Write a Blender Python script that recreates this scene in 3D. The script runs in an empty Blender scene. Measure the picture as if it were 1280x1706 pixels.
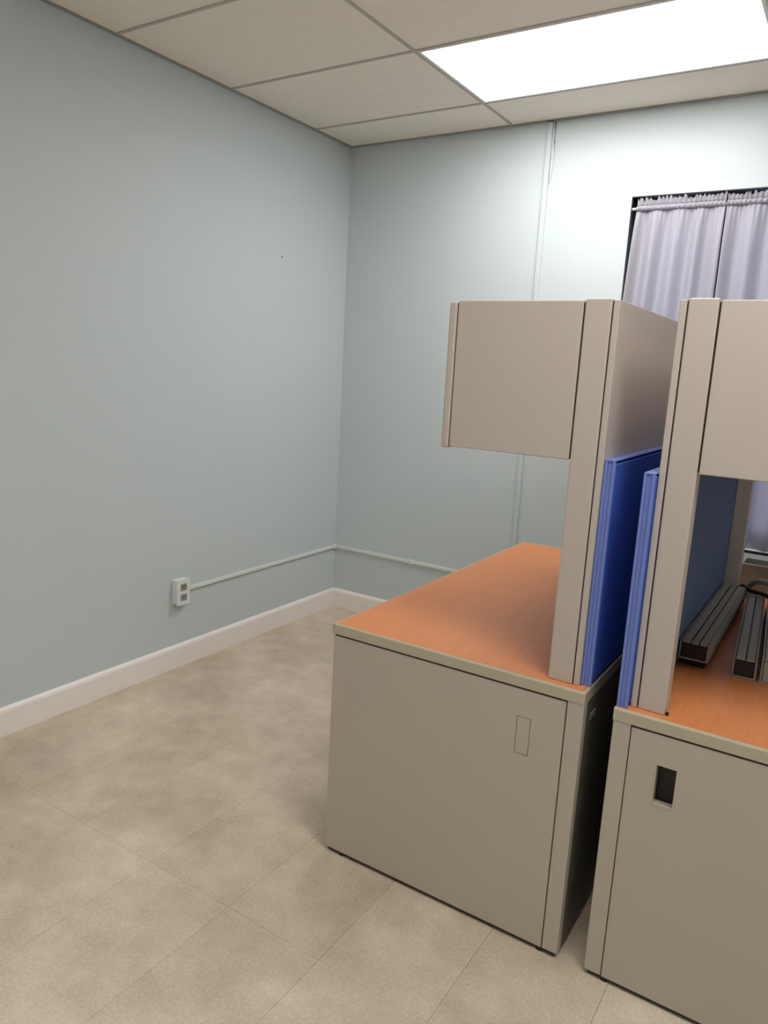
import bpy, bmesh, math, random
from mathutils import Matrix, Vector
random.seed(7)
C = bpy.context.scene.collection
S = bpy.context.scene

# ------------------------------------------------------------------ camera
F_PX = 1239.23
YAW, TILT, ROLL = -0.5609, -0.1913, 0.0535
CAM = Vector((2.5924, -3.5867, 1.4559))
fw = Vector((math.sin(YAW)*math.cos(TILT), math.cos(YAW)*math.cos(TILT), math.sin(TILT)))
rt0 = Vector((math.cos(YAW), -math.sin(YAW), 0)); up0 = rt0.cross(fw)
rt = math.cos(ROLL)*rt0 + math.sin(ROLL)*up0
up = -math.sin(ROLL)*rt0 + math.cos(ROLL)*up0
cd = bpy.data.cameras.new('camera'); cam = bpy.data.objects.new('camera', cd); C.objects.link(cam)
cd.sensor_fit = 'VERTICAL'; cd.sensor_height = 36.0; cd.sensor_width = 27.0
cd.lens = F_PX/1706*36.0; cd.clip_start = .02
cam.matrix_world = Matrix(((rt.x, up.x, -fw.x, CAM.x), (rt.y, up.y, -fw.y, CAM.y), (rt.z, up.z, -fw.z, CAM.z), (0, 0, 0, 1)))
S.camera = cam

# ------------------------------------------------------------------ world and exposure
w = bpy.data.worlds.new('world'); S.world = w; w.use_nodes = True
w.node_tree.nodes['Background'].inputs[0].default_value = (.68, .78, 1, 1)
w.node_tree.nodes['Background'].inputs[1].default_value = 1.1
S.view_settings.view_transform = 'Standard'; S.view_settings.look = 'None'
S.view_settings.gamma = 1; S.view_settings.use_curve_mapping = False
S.view_settings.exposure = 1.27
LAMP_NEAR = 4.7      # strength of the troffer in view
LAMP_FILL = 4.4  # troffer added far behind the camera to fill the camera-facing surfaces
LAMP_REAR = 5.5      # strength of the unseen troffer assumed from the bin shadow

# ------------------------------------------------------------------ materials
def srgb(r, g, b):
    f = lambda c: (c/255/12.92) if c/255 <= .04045 else ((c/255+.055)/1.055)**2.4
    return (f(r), f(g), f(b), 1)
def mat(name, col, rough=.5, var=.06, scale=8., bump=0., bscale=200., metal=0., spec=.5, stretch=None):
    m = bpy.data.materials.new(name); m.use_nodes = True
    n, l = m.node_tree.nodes, m.node_tree.links
    b = n['Principled BSDF']; b.inputs['Roughness'].default_value = rough; b.inputs['Metallic'].default_value = metal
    b.inputs['Specular IOR Level'].default_value = spec
    geo = n.new('ShaderNodeNewGeometry'); vec = geo.outputs['Position']
    if stretch:
        mp = n.new('ShaderNodeMapping'); mp.inputs['Scale'].default_value = stretch; l.new(vec, mp.inputs['Vector']); vec = mp.outputs[0]
    t = n.new('ShaderNodeTexNoise'); t.inputs['Scale'].default_value = scale; t.inputs['Detail'].default_value = 5
    l.new(vec, t.inputs['Vector'])
    mx = n.new('ShaderNodeMix'); mx.data_type = 'RGBA'
    mx.inputs[6].default_value = tuple(c*(1-var) for c in col[:3])+(1,)
    mx.inputs[7].default_value = tuple(min(1, c*(1+var)) for c in col[:3])+(1,)
    l.new(t.outputs['Fac'], mx.inputs[0]); l.new(mx.outputs[2], b.inputs['Base Color'])
    if bump:
        t2 = n.new('ShaderNodeTexNoise'); t2.inputs['Scale'].default_value = bscale; t2.inputs['Detail'].default_value = 3
        l.new(geo.outputs['Position'], t2.inputs['Vector'])
        bp = n.new('ShaderNodeBump'); bp.inputs['Strength'].default_value = bump; bp.inputs['Distance'].default_value = .002
        l.new(t2.outputs['Fac'], bp.inputs['Height']); l.new(bp.outputs[0], b.inputs['Normal'])
    return m
M = {}
M['wall'] = mat('aqua_grey_wall_paint', srgb(203, 212, 215), .55, .015, 1.5, .12, 160, spec=.35)
M['ceiling'] = mat('ceiling_tile_fissured', srgb(246, 240, 229), .95, .04, 30, .5, 260, spec=.1)
M['tee'] = mat('ceiling_grid_shade_tone', srgb(190, 183, 173), .6, .02)  # darkened to stand in for the shadow line beside each tee
M['angle'] = mat('wall_angle_paint', srgb(160, 158, 150), .6, .02)
M['white'] = mat('white_trim_paint', srgb(246, 239, 235), .4, .02)
M['plastic'] = mat('white_plastic', srgb(226, 230, 226), .35, .02)
M['laminate'] = mat('warm_grey_laminate', srgb(186, 176, 162), .42, .02, 3, .05, 400)
M['laminate_shaded'] = mat('warm_grey_laminate_shaded', srgb(104, 99, 90), .5, .02, 3)  # laminate darkened to paint in the shade between the desks
M['hutch'] = mat('taupe_painted_steel', srgb(192, 180, 170), .42, .02, 3, .05, 500)
M['edge'] = mat('grey_edge_band', srgb(184, 174, 152), .4, .03)
M['gap'] = mat('dark_joint', srgb(40, 36, 32), .8, .02)
M['black'] = mat('black_plastic', srgb(24, 23, 22), .45, .05)
M['blue'] = mat('blue_woven_fabric', srgb(66, 100, 196), .85, .12, 120, .5, 700, spec=.2)
M['blue_trim'] = mat('blue_panel_trim', srgb(112, 130, 200), .5, .05)
M['slate'] = mat('slate_blue_tack_fabric', srgb(98, 116, 150), .9, .10, 120, .5, 700, spec=.2)
M['rail'] = mat('grey_rail_metal', srgb(150, 148, 138), .5, .05, 20)
M['bronze_shade'] = mat('bronze_frame_and_shade', srgb(34, 32, 34), .4, .05)  # frame colour, also paints the shade in the window reveal
# wood grain running along the desk
M['wood'] = mat('orange_wood_laminate', srgb(214, 134, 80), .38, .16, 9, stretch=(14, 1.2, 1))
# carpet: mottled, per-tile tone
def carpet():
    m = bpy.data.materials.new('beige_carpet'); m.use_nodes = True
    n, l = m.node_tree.nodes, m.node_tree.links
    b = n['Principled BSDF']; b.inputs['Roughness'].default_value = 1; b.inputs['Specular IOR Level'].default_value = .05
    geo = n.new('ShaderNodeNewGeometry'); oi = n.new('ShaderNodeObjectInfo')
    def noise(sc, det, rough=.55):
        t = n.new('ShaderNodeTexNoise'); t.inputs['Scale'].default_value = sc; t.inputs['Detail'].default_value = det
        t.inputs['Roughness'].default_value = rough; l.new(geo.outputs['Position'], t.inputs['Vector']); return t.outputs['Fac']
    big, mid, fine = noise(2.3, 4), noise(11, 4), noise(120, 3, .85)
    def math_(op, a, bb):
        q = n.new('ShaderNodeMath'); q.operation = op
        for i, v in enumerate((a, bb)):
            if isinstance(v, (int, float)): q.inputs[i].default_value = v
            else: l.new(v, q.inputs[i])
        return q.outputs[0]
    v = math_('ADD', math_('MULTIPLY', big, .62), math_('ADD', math_('MULTIPLY', mid, .30), math_('MULTIPLY', fine, .50)))
    v = math_('ADD', v, math_('MULTIPLY', oi.outputs['Random'], .05))
    cr = n.new('ShaderNodeValToRGB'); l.new(v, cr.inputs[0])
    cr.color_ramp.elements[0].position = .42; cr.color_ramp.elements[0].color = srgb(160, 142, 120)
    cr.color_ramp.elements[1].position = .95; cr.color_ramp.elements[1].color = srgb(232, 217, 196)
    l.new(cr.outputs[0], b.inputs['Base Color'])
    bp = n.new('ShaderNodeBump'); bp.inputs['Strength'].default_value = .6; bp.inputs['Distance'].default_value = .004
    l.new(fine, bp.inputs['Height']); l.new(bp.outputs[0], b.inputs['Normal'])
    return m
M['carpet'] = carpet()
M['subfloor'] = mat('subfloor', srgb(105, 92, 78), .95)
def emit(name, strength):
    m = bpy.data.materials.new(name); m.use_nodes = True
    b = m.node_tree.nodes['Principled BSDF']; b.inputs['Base Color'].default_value = (.9, .9, .9, 1)
    b.inputs['Emission Color'].default_value = (1, .985, .96, 1); b.inputs['Emission Strength'].default_value = strength
    return m
M['lamp_near'] = emit('lit_diffuser', LAMP_NEAR)
M['lamp_fill'] = emit('lit_diffuser_fill', LAMP_FILL)
M['lamp_rear'] = emit('lit_diffuser_rear', LAMP_REAR)
def cloth():
    m = bpy.data.materials.new('lavender_white_curtain'); m.use_nodes = True
    n, l = m.node_tree.nodes, m.node_tree.links
    b = n['Principled BSDF']; b.inputs['Base Color'].default_value = srgb(196, 192, 200); b.inputs['Roughness'].default_value = .7
    tr = n.new('ShaderNodeBsdfTranslucent'); tr.inputs[0].default_value = srgb(200, 205, 222)
    mx = n.new('ShaderNodeMixShader'); mx.inputs[0].default_value = .33
    t = n.new('ShaderNodeTexNoise'); t.inputs['Scale'].default_value = 500
    bp = n.new('ShaderNodeBump'); bp.inputs['Strength'].default_value = .2; bp.inputs['Distance'].default_value = .001
    l.new(t.outputs['Fac'], bp.inputs['Height']); l.new(bp.outputs[0], b.inputs['Normal'])
    l.new(b.outputs[0], mx.inputs[1]); l.new(tr.outputs[0], mx.inputs[2]); l.new(mx.outputs[0], n['Material Output'].inputs[0])
    return m
M['cloth'] = cloth()
def glass():
    m = bpy.data.materials.new('window_glass'); m.use_nodes = True
    b = m.node_tree.nodes['Principled BSDF']; b.inputs['Base Color'].default_value = (.9, .95, 1, 1)
    b.inputs['Roughness'].default_value = .02; b.inputs['Transmission Weight'].default_value = 1; b.inputs['IOR'].default_value = 1.1
    return m
M['glass'] = glass()

# ------------------------------------------------------------------ mesh helpers
def box(bm, x0, x1, y0, y1, z0, z1, bev=0.):
    if x0 > x1: x0, x1 = x1, x0
    if y0 > y1: y0, y1 = y1, y0
    r = bmesh.ops.create_cube(bm, size=1)
    for v in r['verts']:
        v.co = Vector(((x0+x1)/2+v.co.x*(x1-x0), (y0+y1)/2+v.co.y*(y1-y0), (z0+z1)/2+v.co.z*(z1-z0)))
    if bev:
        ed = list({e for v in r['verts'] for e in v.link_edges})
        bmesh.ops.bevel(bm, geom=ed, offset=bev, segments=2, affect='EDGES', profile=.5)
def obj(name, bm, m, parent=None, smooth=False):
    me = bpy.data.meshes.new(name); bm.to_mesh(me); bm.free(); me.materials.append(M[m])
    if smooth:
        for p in me.polygons: p.use_smooth = True
    o = bpy.data.objects.new(name, me); C.objects.link(o)
    if parent:
        o.parent = parent; o.matrix_parent_inverse = Matrix.Translation(-parent.location)
    return o
def bx(name, m, parent, *a, bev=0.):
    bm = bmesh.new(); box(bm, *a, bev=bev); return obj(name, bm, m, parent)
def thing(name, label, cat, loc, group=None):
    o = bpy.data.objects.new(name, None); C.objects.link(o); o.location = loc; o.empty_display_size = .1
    o['label'] = label; o['category'] = cat
    if group: o['group'] = group
    return o
def tag(o, label, cat, group=None):
    o['label'] = label; o['category'] = cat
    if group: o['group'] = group
    return o
def struct(o, label=None, cat=None):
    o['kind'] = 'structure'
    if label: o['label'] = label
    if cat: o['category'] = cat
    return o
def tube(pts, r, seg=8):
    """swept tube along a polyline"""
    bm = bmesh.new(); rings = []
    P = [Vector(p) for p in pts]
    for i, p in enumerate(P):
        d = (P[min(i+1, len(P)-1)]-P[max(i-1, 0)]).normalized()
        a = d.cross(Vector((0, 0, 1)))
        a = a.normalized() if a.length > 1e-3 else Vector((1, 0, 0))
        b = a.cross(d)
        rings.append([bm.verts.new(p+r*(math.cos(2*math.pi*k/seg)*a+math.sin(2*math.pi*k/seg)*b)) for k in range(seg)])
    for A, B in zip(rings, rings[1:]):
        for k in range(seg): bm.faces.new((A[k], A[(k+1) % seg], B[(k+1) % seg], B[k]))
    bm.faces.new(rings[0][::-1]); bm.faces.new(rings[-1])
    bmesh.ops.recalc_face_normals(bm, faces=bm.faces)
    return bm
def smooth_path(P, n=8):
    P = [Vector(p) for p in P]; out = []
    for i in range(len(P)-1):
        a, b, c, d = P[max(i-1, 0)], P[i], P[i+1], P[min(i+2, len(P)-1)]
        for k in range(n):
            t = k/n
            out.append(.5*((2*b)+(c-a)*t+(2*a-5*b+4*c-d)*t*t+(3*b-a-3*c+d)*t**3))
    return out+[P[-1]]

# ------------------------------------------------------------------ room shell
RX, RY, H = 4.2, -6.0, 2.638          # right wall, front wall, ceiling height
WX0, WX1, WZ0, WZ1 = 1.572, 2.95, .735, 2.272   # window opening
sub = bx('floor', 'subfloor', None, -.15, RX+.15, RY-.15, .15, -.08, -.006); struct(sub, 'beige carpet tile floor with faint worn patches and seams', 'floor')
TX, TY, TX0, TY0 = .31, .65, .10, -2.28
xs = [0]+[TX0+TX*i for i in range(40) if 0.02 < TX0+TX*i < RX-.02]+[RX]
ys = sorted([RY]+[TY0+TY*i for i in range(-20, 20) if RY+.02 < TY0+TY*i < -.02]+[0])
cache = {}
for i in range(len(xs)-1):
    for j in range(len(ys)-1):
        dx, dy = xs[i+1]-xs[i], ys[j+1]-ys[j]; k = (round(dx, 4), round(dy, 4))
        if k not in cache:
            bm = bmesh.new(); box(bm, -dx/2+.0002, dx/2-.0002, -dy/2+.0002, dy/2-.0002, -.006, 0)
            te = [e for e in bm.edges if all(v.co.z > -.001 for v in e.verts)]
            bmesh.ops.bevel(bm, geom=te, offset=.0014, segments=2, affect='EDGES', profile=.5)
            me = bpy.data.meshes.new('carpet_tile'); bm.to_mesh(me); bm.free(); me.materials.append(M['carpet']); cache[k] = me
        o = bpy.data.objects.new('carpet_tile', cache[k]); C.objects.link(o)
        o.location = ((xs[i]+xs[i+1])/2, (ys[j]+ys[j+1])/2, 0); o.parent = sub

struct(bx('wall_left', 'wall', None, -.12, 0, RY-.12, .15, -.006, H+.1), 'pale aqua grey painted wall with an outlet and raceway', 'wall')
struct(bx('wall_right', 'wall', None, RX, RX+.12, RY-.12, .15, -.006, H+.1), 'pale grey painted wall on the right', 'wall')
struct(bx('wall_front', 'wall', None, 0, RX, RY-.12, RY, -.006, H+.1), 'pale grey painted wall behind the viewer', 'wall')
bm = bmesh.new()                       # back wall around the window opening: one ring mesh
def ring(bm, X0, X1, Z0, Z1, a0, a1, c0, c1, y0, y1):
    V = {}
    for y in (y0, y1):
        for nm, pts in (('o', ((X0, Z0), (X1, Z0), (X1, Z1), (X0, Z1))), ('i', ((a0, c0), (a1, c0), (a1, c1), (a0, c1)))):
            V[nm, y] = [bm.verts.new((x, y, z)) for x, z in pts]
    for k in range(4):
        q = (k+1) % 4
        bm.faces.new((V['o', y0][k], V['o', y0][q], V['i', y0][q], V['i', y0][k]))
        bm.faces.new((V['o', y1][k], V['i', y1][k], V['i', y1][q], V['o', y1][q]))
        bm.faces.new((V['i', y0][k], V['i', y0][q], V['i', y1][q], V['i', y1][k]))
        bm.faces.new((V['o', y0][k], V['o', y1][k], V['o', y1][q], V['o', y0][q]))
    bmesh.ops.recalc_face_normals(bm, faces=bm.faces)
ring(bm, 0, RX, -.006, H+.1, WX0, WX1, WZ0, WZ1, 0, .15)
struct(obj('wall_back', bm, 'wall'), 'pale aqua grey painted wall with the curtained window', 'wall')

# baseboards with a rounded top lip
def baseboard(name, pts, label):
    """pts: profile run from p to q along a wall with inward normal n"""
    (px, py), (qx, qy), (nx, ny) = pts
    prof = [(0, 0), (.015, 0), (.015, .094), (.012, .103), (.006, .110), (0, .112)]
    bm = bmesh.new()
    A = [bm.verts.new((px+nx*d, py+ny*d, z)) for d, z in prof]; B = [bm.verts.new((qx+nx*d, qy+ny*d, z)) for d, z in prof]
    for k in range(len(prof)):
        q = (k+1) % len(prof); bm.faces.new((A[k], A[q], B[q], B[k]))
    bm.faces.new(A[::-1]); bm.faces.new(B); bmesh.ops.recalc_face_normals(bm, faces=bm.faces)
    struct(obj(name, bm, 'white'), label, 'baseboard')
baseboard('baseboard_left', ((0, RY), (0, 0), (1, 0)), 'white baseboard along the left wall')
baseboard('baseboard_back', ((.015, 0), (RX, 0), (0, -1)), 'white baseboard along the window wall')
baseboard('baseboard_right', ((RX, RY), (RX, -.015), (-1, 0)), 'white baseboard along the right wall')

# ------------------------------------------------------------------ suspended ceiling
ceil = bx('ceiling', 'ceiling', None, -.12, RX+.12, RY-.12, .15, H+.1, H+.2); struct(ceil, 'suspended ceiling of off white panels in a thin grid', 'ceiling')
GX = [0, .962, 2.156, 3.376, RX]
GY = [0]+[-.339-.61*i for i in range(10) if -.339-.61*i > RY+.05]+[RY]
LIGHTS = {(1, 1), (2, 4), (1, 8)}
TW = .007                               # half width of a tee face
for i in range(len(GX)-1):
    for j in range(len(GY)-1):
        if (i, j) in LIGHTS: continue
        bm = bmesh.new(); box(bm, GX[i]+.001, GX[i+1]-.001, GY[j+1]+.001, GY[j]-.001, H+.002, H+.018)
        o = obj('ceiling_tile', bm, 'ceiling', ceil)
for x in GX[1:-1]:
    bx('grid_tee', 'tee', ceil, x-TW, x+TW, RY, 0, H-.002, H+.002)
for y in GY[1:-1]:
    for i in range(len(GX)-1):
        bx('grid_cross_tee', 'tee', ceil, GX[i]+(TW if i else 0), GX[i+1]-TW*(i < len(GX)-2), y-TW, y+TW, H-.0015, H+.002)
def angle(name, *a): bx(name, 'angle', ceil, *a)
angle('wall_angle', 0, .018, RY, 0, H-.003, H+.002); angle('wall_angle', 0.018, RX-.018, -.018, 0, H-.003, H+.002)
angle('wall_angle', RX-.018, RX, RY, 0, H-.003, H+.002); angle('wall_angle', .018, RX-.018, RY, RY+.018, H-.003, H+.002)

def troffer(i, j, m, label):
    x0, x1, y0, y1 = GX[i]+TW, GX[i+1]-TW, GY[j+1]+TW, GY[j]-TW
    t = thing('ceiling_light', label, 'ceiling light', ((x0+x1)/2, (y0+y1)/2, H))
    bm = bmesh.new()
    fx = .012
    box(bm, x0, x1, y0, y0+fx, H-.001, H+.02); box(bm, x0, x1, y1-fx, y1, H-.001, H+.02)
    box(bm, x0, x0+fx, y0+fx, y1-fx, H-.001, H+.02); box(bm, x1-fx, x1, y0+fx, y1-fx, H-.001, H+.02)
    obj('frame', bm, 'plastic', t)
    bx('housing', 'white', t, x0, x1, y0, y1, H+.03, H+.085)
    bx('diffuser', m, t, x0+fx, x1-fx, y0+fx, y1-fx, H+.002, H+.006)
troffer(1, 1, 'lamp_near', 'lit rectangular ceiling light panel above the desks')
troffer(2, 4, 'lamp_rear', 'lit rectangular ceiling light panel just ahead of the viewer, above the right desk front')
troffer(1, 8, 'lamp_fill', 'added fill light panel in the ceiling far behind the viewer')

# ------------------------------------------------------------------ window and curtains
win = struct(bx('window_1', 'bronze_shade', None, WX0, WX1, .145, .149, WZ0, WZ0+.004), 'window behind the pale curtains', 'window')
bm = bmesh.new(); ring(bm, WX0, WX1, WZ0, WZ1, WX0+.004, WX1-.004, WZ0+.0125, WZ1-.004, .001, .085); obj('reveal_shade', bm, 'bronze_shade', win)  # dark lining added to give the reveal its shadow
bm = bmesh.new(); ring(bm, WX0, WX1, WZ0, WZ1, WX0+.05, WX1-.05, WZ0+.05, WZ1-.05, .085, .14); obj('window_frame', bm, 'bronze_shade', win)
bx('slit_blocking_mullion', 'bronze_shade', win, 1.915, 2.005, .087, .138, WZ0+.05, WZ1-.05)  # placed unseen behind the curtain slit so no daylight shows through
bx('pane', 'glass', win, WX0+.05, 1.915, .108, .112, WZ0+.05, WZ1-.05); bx('pane', 'glass', win, 2.005, WX1-.05, .108, .112, WZ0+.05, WZ1-.05)
bx('window_sill', 'white', win, WX0+.0041, WX1-.0041, .0, .085, WZ0+.0126, WZ0+.016)

def curtain(x0, x1, label, seed, flare):
    rnd = random.Random(seed)
    t = thing('curtain', label, 'curtain', ((x0+x1)/2, 0, WZ0+.02), 'curtains on the window rod')
    # pleat positions, irregular
    pl = []; x = 0.
    while x < (x1-x0): pl.append(x); x += rnd.uniform(.034, .062)
    pl.append(x)
    amp = [rnd.uniform(.5, 1.)*(1 if k % 2 else -1) for k in range(len(pl))]
    def fold(u):
        for k in range(len(pl)-1):
            if pl[k] <= u <= pl[k+1]:
                f = (u-pl[k])/(pl[k+1]-pl[k]); f = f*f*(3-2*f); return amp[k]*(1-f)+amp[k+1]*f
        return 0
    N = int((x1-x0)/.0045); zs = [WZ0+.018]+[WZ0+.02+i*.1 for i in range(1, 14)]+[2.15, 2.18, 2.20, 2.206]
    def sheet(zlist, yfun, name, zjit=None):
        bm = bmesh.new(); g = []
        for zi, z in enumerate(zlist):
            row = []
            for i in range(N+1):
                u = (x1-x0)*i/N; d = min(.45, max(0, 2.206-z))
                xx = x0+u+flare*d*(1-u/(x1-x0))
                row.append(bm.verts.new((xx, yfun(u, z), z+(zjit(u) if zjit and zi == len(zlist)-1 else 0))))
            g.append(row)
        for A, B in zip(g, g[1:]):
            for i in range(N): bm.faces.new((A[i], A[i+1], B[i+1], B[i]))
        o = obj(name, bm, 'cloth', t, True)
        s = o.modifiers.new('thick', 'SOLIDIFY'); s.thickness = .0015
    fine = lambda u: .0028*math.sin(u*2*math.pi/.019+1.7*math.sin(u*31+seed))
    sheet(zs, lambda u, z: .006+.024*fold(u)*min(1, .25+(2.206-z)/.12)+fine(u)*1.6*max(0, 1-(2.206-z)/.07), 'drape')
    sheet([2.2061, 2.212, 2.219, 2.226, 2.2315], lambda u, z: .008-.016*math.sin(math.pi*(z-2.204)/.030)+fine(u)*2.0, 'rod_pocket')
    ruff = [rnd.uniform(-.014, .006) for _ in range(400)]
    sheet([2.2316, 2.240, 2.250, 2.263], lambda u, z: .008+fine(u)*(1.6+(z-2.23)*90), 'header_ruffle',
          lambda u: ruff[int(u/.012)]*.9)
curtain(1.598, 1.972, 'pale lavender curtain panel at the left edge of the window', 3, -.042)
curtain(1.978, 2.94, 'wider pale lavender curtain panel running out of view', 5, 0)
o = obj('curtain_rod', tube([(WX0+.0045, .009, 2.219), (WX1-.0045, .009, 2.219)], .006, 10), 'white', None, True)
tag(o, 'thin white tension rod inside the curtain pockets', 'curtain rod')

# ------------------------------------------------------------------ surface wiring
ob = thing('wall_outlet', 'white surface mounted duplex outlet on the left wall', 'outlet', (0, -1.247, .318))
bx('back_box', 'plastic', ob, .0, .036, -1.283, -1.211, .318, .436, bev=.004)
bx('face_plate', 'plastic', ob, .036, .040, -1.286, -1.208, .315, .439, bev=.0015)
for zc in (.352, .402):
    bm = bmesh.new(); box(bm, .040, .0425, -1.265, -1.229, zc-.016, zc+.016, bev=.001); rc = obj('receptacle', bm, 'rail', ob)
    for dy in (-.008, .008): bx('slot', 'black', rc, .0425, .0430, -1.247+dy-.002, -1.247+dy+.002, zc-.004, zc+.008)
rw = thing('cable_raceway', 'slim painted cable raceway running from the outlet along the left wall', 'raceway', (.0005, -.6, .366))
bx('wall_run', 'plastic', rw, .0005, .011, -1.2075, -.028, .366, .384, bev=.002)
bx('corner_elbow', 'plastic', rw, .0005, .014, -.029, -.0005, .363, .387, bev=.002)
rw = thing('cable_raceway', 'slim cable raceway running level along the window wall behind the desk', 'raceway', (.58, -.005, .366))
bx('wall_run', 'plastic', rw, .0145, .531, -.011, -.0005, .366, .384, bev=.002)
bx('coupling', 'plastic', rw, .530, .560, -.014, -.0005, .362, .388, bev=.002)
bx('wall_run', 'plastic', rw, .559, 1.131, -.011, -.0005, .366, .384, bev=.002)
rw = thing('cable_raceway', 'wall coloured raceway dropping straight down from the ceiling', 'raceway', (1.155, -.005, .36))
bx('tee_fitting', 'wall', rw, 1.132, 1.178, -.015, -.0005, .355, .395, bev=.002)
bx('vertical_run', 'wall', rw, 1.143, 1.167, -.012, -.0005, .395, H-.0035, bev=.002)
o = obj('wall_cable', tube([(1.18, -.004, 2.634), (1.181, -.004, 2.5), (1.177, -.0045, 2.42), (1.169, -.004, 2.36)], .004, 8), 'plastic', None, True)
tag(o, 'short white cable dropping from the ceiling beside the raceway', 'cable')
bx('wall_opening', 'gap', ceil, 1.140, 1.172, -.0185, -.012, H-.006, H-.0031)
bm = bmesh.new(); bmesh.ops.create_cone(bm, cap_ends=True, segments=12, radius1=.006, radius2=.004, depth=.004, matrix=Matrix.Translation((.002, -.561, 1.98)) @ Matrix.Rotation(math.pi/2, 4, 'Y'))
tag(obj('wall_plug', bm, 'angle'), 'tiny grey plug high on the left wall', 'wall plug')

# ------------------------------------------------------------------ desks and hutches
YF, YB = -1.927, -.503
def desk(xb, d, depth, h, open_port, label):
    X = lambda s: xb+d*s
    t = thing('office_desk', label, 'desk', (X(depth/2), (YF+YB)/2, 0), 'back to back desks')
    # worktop: wood laminate inside a grey edge band
    e = .008
    bx('worktop', 'wood', t, X(e), X(depth-e), YF+e, YB-e, h-.028, h)
    bm = bmesh.new()
    x0, x1 = sorted((X(0), X(depth)))
    for a in ((x0, x1, YF, YF+e), (x0, x1, YB-e, YB), (x0, x0+e, YF+e, YB-e), (x1-e, x1, YF+e, YB-e)): box(bm, *a, h-.030, h-.0004)
    ed = [q for q in bm.edges if abs((q.verts[0].co.z+q.verts[1].co.z)/2-(h-.0004)) < 1e-5 and (all(abs(v.co.y-YF) < 1e-5 for v in q.verts) or all(abs(v.co.x-X(depth)) < 1e-5 for v in q.verts))]
    bmesh.ops.bevel(bm, geom=ed, offset=.004, segments=2, affect='EDGES', profile=.5)
    obj('edge_band', bm, 'edge', t)
    zt = h-.036; z0 = .014
    # end panel with cable port
    p0, p1 = (.108, .152) if open_port else (.128, .165); q0, q1 = h-.207, h-.107
    bm = bmesh.new()
    for a in ((.0445, p0, z0, zt), (p1, depth-.004, z0, zt), (p0, p1, z0, q0), (p0, p1, q1, zt)):
        box(bm, X(a[0]), X(a[1]), YF+.002, YF+.030, a[2], a[3])
    bmesh.ops.remove_doubles(bm, verts=bm.verts, dist=1e-5)
    ep = obj('end_panel', bm, 'laminate', t)
    if open_port:
        bm = bmesh.new()
        box(bm, X(p0), X(p1), YF+.034, YF+.038, q0, q1)  # black plate standing in for the dark interior behind the hole
        obj('dark_port_backing', bm, 'black', ep)
        bm = bmesh.new()
        box(bm, X(p0+.002), X(p1), YF+.0015, YF+.006, q0-.004, q0+.005); box(bm, X(p0-.003), X(p0+.001), YF+.001, YF+.006, q0, q1); box(bm, X(p0), X(p1), YF+.001, YF+.006, q1-.001, q1+.003)
        obj('port_rim', bm, 'edge', ep)
    else:
        bx('cable_port_cover', 'laminate', ep, X(p0+.0016), X(p1-.0016), YF+.0018, YF+.020, q0+.0016, q1-.0016)
    bx('joint', 'gap', t, X(.042), X(.0442), YF+.012, YF+.028, z0, zt)
    bx('corner_post', 'laminate', t, X(.001), X(.0418), YF+.0015, YF+.030, z0, h-.0305, bev=.002)
    bx('end_panel', 'laminate', t, X(.001), X(depth-.004), YB-.03, YB-.002, z0, zt)
    bx('back_panel', 'laminate_shaded', t, X(.001), X(.02), YF+.0305, YB-.031, z0, h-.0305)
    bx('sub_top', 'gap', t, X(.021), X(depth-.008), YF+.006, YB-.008, h-.0358, h-.0304)
    bx('cross_rail', 'laminate_shaded', t, X(depth-.10), X(depth-.07), YF+.031, YB-.031, h-.10, h-.037)
    for yy in (YF+.016, YB-.016):
        bx('base_strip', 'black', t, X(.01), X(depth-.012), yy-.010, yy+.010, .004, .0138)
        for s in (.05, depth-.06):
            bm = bmesh.new(); bmesh.ops.create_cone(bm, cap_ends=True, segments=16, radius1=.012, radius2=.010, depth=.004, matrix=Matrix.Translation((X(s), yy, .002)))
            obj('glide', bm, 'black', t)
    bx('cover_plate', 'rail', t, X(-.001), X(.001), YF+.06, YF+.10, h-.09, h-.075)
    return t
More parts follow.
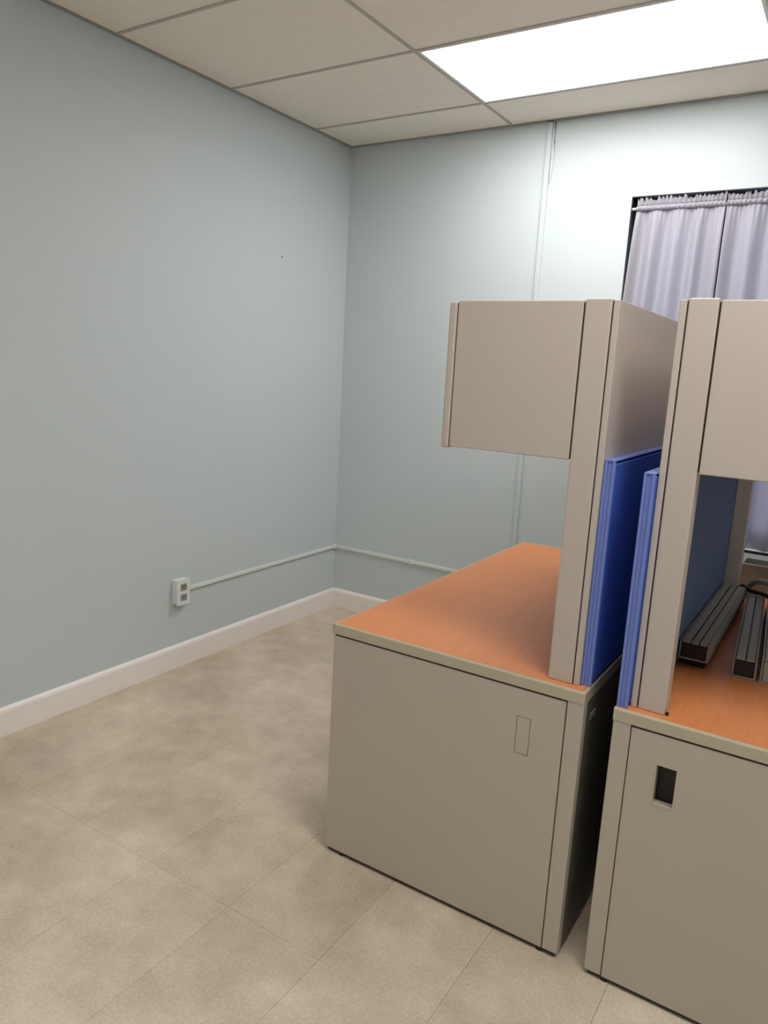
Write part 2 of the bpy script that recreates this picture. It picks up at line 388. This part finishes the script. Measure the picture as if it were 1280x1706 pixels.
def hutch(xb, d, h, label):
    X = lambda s: xb+d*s
    y0, y1, zt = -1.897, -.75, 1.630
    zb = 1.268
    t = thing('desk_hutch', label, 'hutch', (X(.25), (y0+y1)/2, h), 'desk hutches')
    bx('back_panel', 'hutch', t, X(.028), X(.0425), y0+.002, y1, h, zt-.001, bev=.002)
    for a, b in ((y0, y0+.05), (y1-.05, y1)):
        pz = bx('post', 'hutch', t, X(.0455), X(.1055), a, b, h, zt+.002, bev=.003)
        if d > 0: bx('foot_screw', 'black', pz, X(.1055), X(.113), a+.004, a+.012, h, h+.006)
    bx('joint', 'gap', t, X(.0425), X(.0455), y0+.008, y1-.008, h+.001, zt-.003)
    bx('tackboard', 'slate', t, X(.0455), X(.060), y0+.0505, y1-.0505, h+.004, zb-.002)
    b = thing('storage_bin', '', '', (X(.28), (y0+y1)/2, zb)); del b['label']; del b['category']
    b.parent = t; b.matrix_parent_inverse = Matrix.Translation(-t.location)
    def part(nm, m, *a, bev=0.):
        o = bx(nm, m, None, *a, bev=bev); o.parent = b
        o.matrix_parent_inverse = Matrix.Translation(-Vector((X(.28), (y0+y1)/2, zb)))
    s0, s1 = .1095, .448
    part('end_panel', 'hutch', X(s0), X(s1-.024), y0+.001, y0+.020, zb, zt-.002, bev=.002)
    part('end_panel', 'hutch', X(s0), X(s1-.024), y1-.020, y1-.001, zb, zt-.002, bev=.002)
    part('bottom_shelf', 'hutch', X(s0), X(s1-.026), y0+.0205, y1-.0205, zb+.002, zb+.02)
    part('top_panel', 'hutch', X(s0), X(s1-.026), y0+.0205, y1-.0205, zt-.02, zt-.004)
    part('bin_back', 'gap', X(.1057), X(.1093), y0+.008, y1-.008, zb+.004, zt-.006)
    part('flipper_door', 'hutch', X(s1-.021), X(s1), y0, y1, zb-.004, zt-.004, bev=.005)
    part('door_gasket', 'gap', X(s1-.0238), X(s1-.0212), y0+.006, y1-.006, zb+.004, zt-.008)
    return t
def blue_panel(xa, d, y0, y1, z0, z1, label):
    X = lambda s: xa+d*s
    t = thing('divider_panel', label, 'panel', (X(.013), (y0+y1)/2, z0), 'blue panels between the hutches')
    bx('fabric_face', 'blue', t, X(0), X(.007), y0+.006, y1-.006, z0+.008, z1-.008, bev=.003)
    bx('fabric_face', 'blue', t, X(.0185), X(.0255), y0+.006, y1-.006, z0+.008, z1-.008, bev=.003)
    bx('core', 'blue', t, X(.0072), X(.0183), y0+.012, y1-.012, z0+.01, z1-.012)
    for a, b in ((y0, y0+.011), (y1-.011, y1)):
        bm = bmesh.new(); box(bm, X(.0005), X(.0075), a, b, z0, z1-.004, bev=.0015); box(bm, X(.018), X(.025), a, b, z0, z1-.004, bev=.0015)
        box(bm, X(.0080), X(.0175), a+.004 if a == y0 else a, b if a == y0 else b-.004, z0, z1-.004)
        obj('edge_trim', bm, 'blue_trim', t)
    bx('top_trim', 'blue_trim', t, X(.0005), X(.025), y0+.001, y1-.001, z1-.0038, z1, bev=.0012)
H1, H2 = .727, .713
desk(2.139, -1, .742, H1, False, 'grey desk with orange wood top and bare worktop, nearest the left wall')
desk(2.207, 1, .742, H2, True, 'grey desk cut off at the right with an open dark cable port')
hutch(2.139, -1, H1, 'taupe hutch with overhead bin on the desk with the bare top')
hutch(2.207, 1, H2, 'taupe hutch with overhead bin above the loose grey rails')
blue_panel(2.137, -1, -1.885, -.76, H1, 1.277, 'taller blue fabric panel standing against the bare desk\'s hutch')
blue_panel(2.2085, 1, -1.918, -.80, H2, 1.262, 'narrow blue fabric panel standing against the right hutch')

# ------------------------------------------------------------------ loose rails and cords on the right desk
def rail(p, q, wd, ht, label, ribs=3, cap='black'):
    """extruded grooved channel from p (near end) to q, open at the end"""
    p, q = Vector(p), Vector(q); L = (q-p).length
    t = thing('metal_rail', label, 'rail', p, 'loose rails on the right desk')
    t.rotation_euler = ((q-p).to_track_quat('Y', 'Z')).to_euler()
    def add(nm, bm, m):
        me = bpy.data.meshes.new(nm); bm.to_mesh(me); bm.free(); me.materials.append(M[m])
        o = bpy.data.objects.new(nm, me); C.objects.link(o); o.parent = t
    h = wd/2; k = .004
    bm = bmesh.new()
    box(bm, -h, -h+k, 0, L, 0, ht); box(bm, h-k, h, 0, L, 0, ht); box(bm, -h+k, h-k, 0, L, 0, k)
    add('channel', bm, 'rail')
    bm = bmesh.new(); n = ribs; ww = (wd-2*k)/n
    for i in range(n):
        x0 = -h+k+i*ww
        box(bm, x0+.0018, x0+ww-.0018, .004, L-.004, ht-.008, ht-.001+(.003 if i % 2 == 0 else -.001), bev=.0015)
    add('cover_strip', bm, 'rail')
    bm = bmesh.new(); box(bm, -h+k, h-k, .006, L-.006, ht-.012, ht-.0082); add('groove_liner', bm, 'black')
    bm = bmesh.new(); box(bm, -h+k+.002, h-k-.002, .002, .006, k+.001, ht-.009); add('end_cap', bm, cap)
    bm = bmesh.new(); box(bm, -h+k+.002, h-k-.002, L-.006, L-.002, k+.001, ht-.009); add('end_cap', bm, 'black')
    return t
t = rail((2.3075, -1.560, H2+.026), (2.3075, -.86, H2+.026), .073, .050, 'grey grooved metal rail lying along the blue tackboard', ribs=3)
for yy in (.03, .62):
    bm = bmesh.new(); box(bm, -.030, .030, yy, yy+.05, -.026, -.0002, bev=.004)
    me = bpy.data.meshes.new('foot'); bm.to_mesh(me); bm.free(); me.materials.append(M['black'])
    o = bpy.data.objects.new('foot', me); C.objects.link(o); o.parent = t
rail((2.430, -1.535, H2+.001), (2.377, -.83, H2+.001), .056, .054, 'narrow grey grooved metal rail pointing towards the viewer', ribs=2)
rail((2.505, -1.535, H2+.001), (2.455, -.905, H2+.001), .074, .066, 'wider pale grey metal rail at the right picture edge', ribs=1, cap='rail')
tr = thing('cable_tray', 'low grey metal tray standing at the far end of the right desk', 'tray', (2.60, -.60, H2))
bx('front_wall', 'rail', tr, 2.30, 2.90, -.652, -.648, H2+.004, H2+.115); bx('back_wall', 'rail', tr, 2.30, 2.90, -.552, -.548, H2+.004, H2+.115)
bx('side_wall', 'rail', tr, 2.30, 2.304, -.6479, -.5521, H2+.004, H2+.115); bx('side_wall', 'rail', tr, 2.896, 2.90, -.6479, -.5521, H2+.004, H2+.115)
bx('tray_bottom', 'rail', tr, 2.30, 2.90, -.652, -.548, H2, H2+.004)
bx('lip', 'rail', tr, 2.30, 2.90, -.659, -.6521, H2+.107, H2+.115)
pts = smooth_path([(2.292, -.84, H2+.0075), (2.305, -.835, H2+.04), (2.33, -.84, H2+.074), (2.36, -.86, H2+.068), (2.40, -.875, H2+.068), (2.45, -.87, H2+.052), (2.52, -.86, H2+.025), (2.57, -.85, H2+.0078), (2.66, -.84, H2+.0075)], 8)
tag(obj('extension_cord', tube(pts, .007, 10), 'black', None, True), 'black cord looped over the far ends of the rails', 'cord')
pts = smooth_path([(2.335, -.740, H2+.0115), (2.345, -.77, H2+.055), (2.372, -.795, H2+.088), (2.42, -.80, H2+.085), (2.48, -.79, H2+.045), (2.54, -.76, H2+.0118), (2.62, -.74, H2+.0115)], 8)
tag(obj('extension_cord', tube(pts, .011, 10), 'rail', None, True), 'thick grey cord arching behind the black cord on the right desk', 'cord')
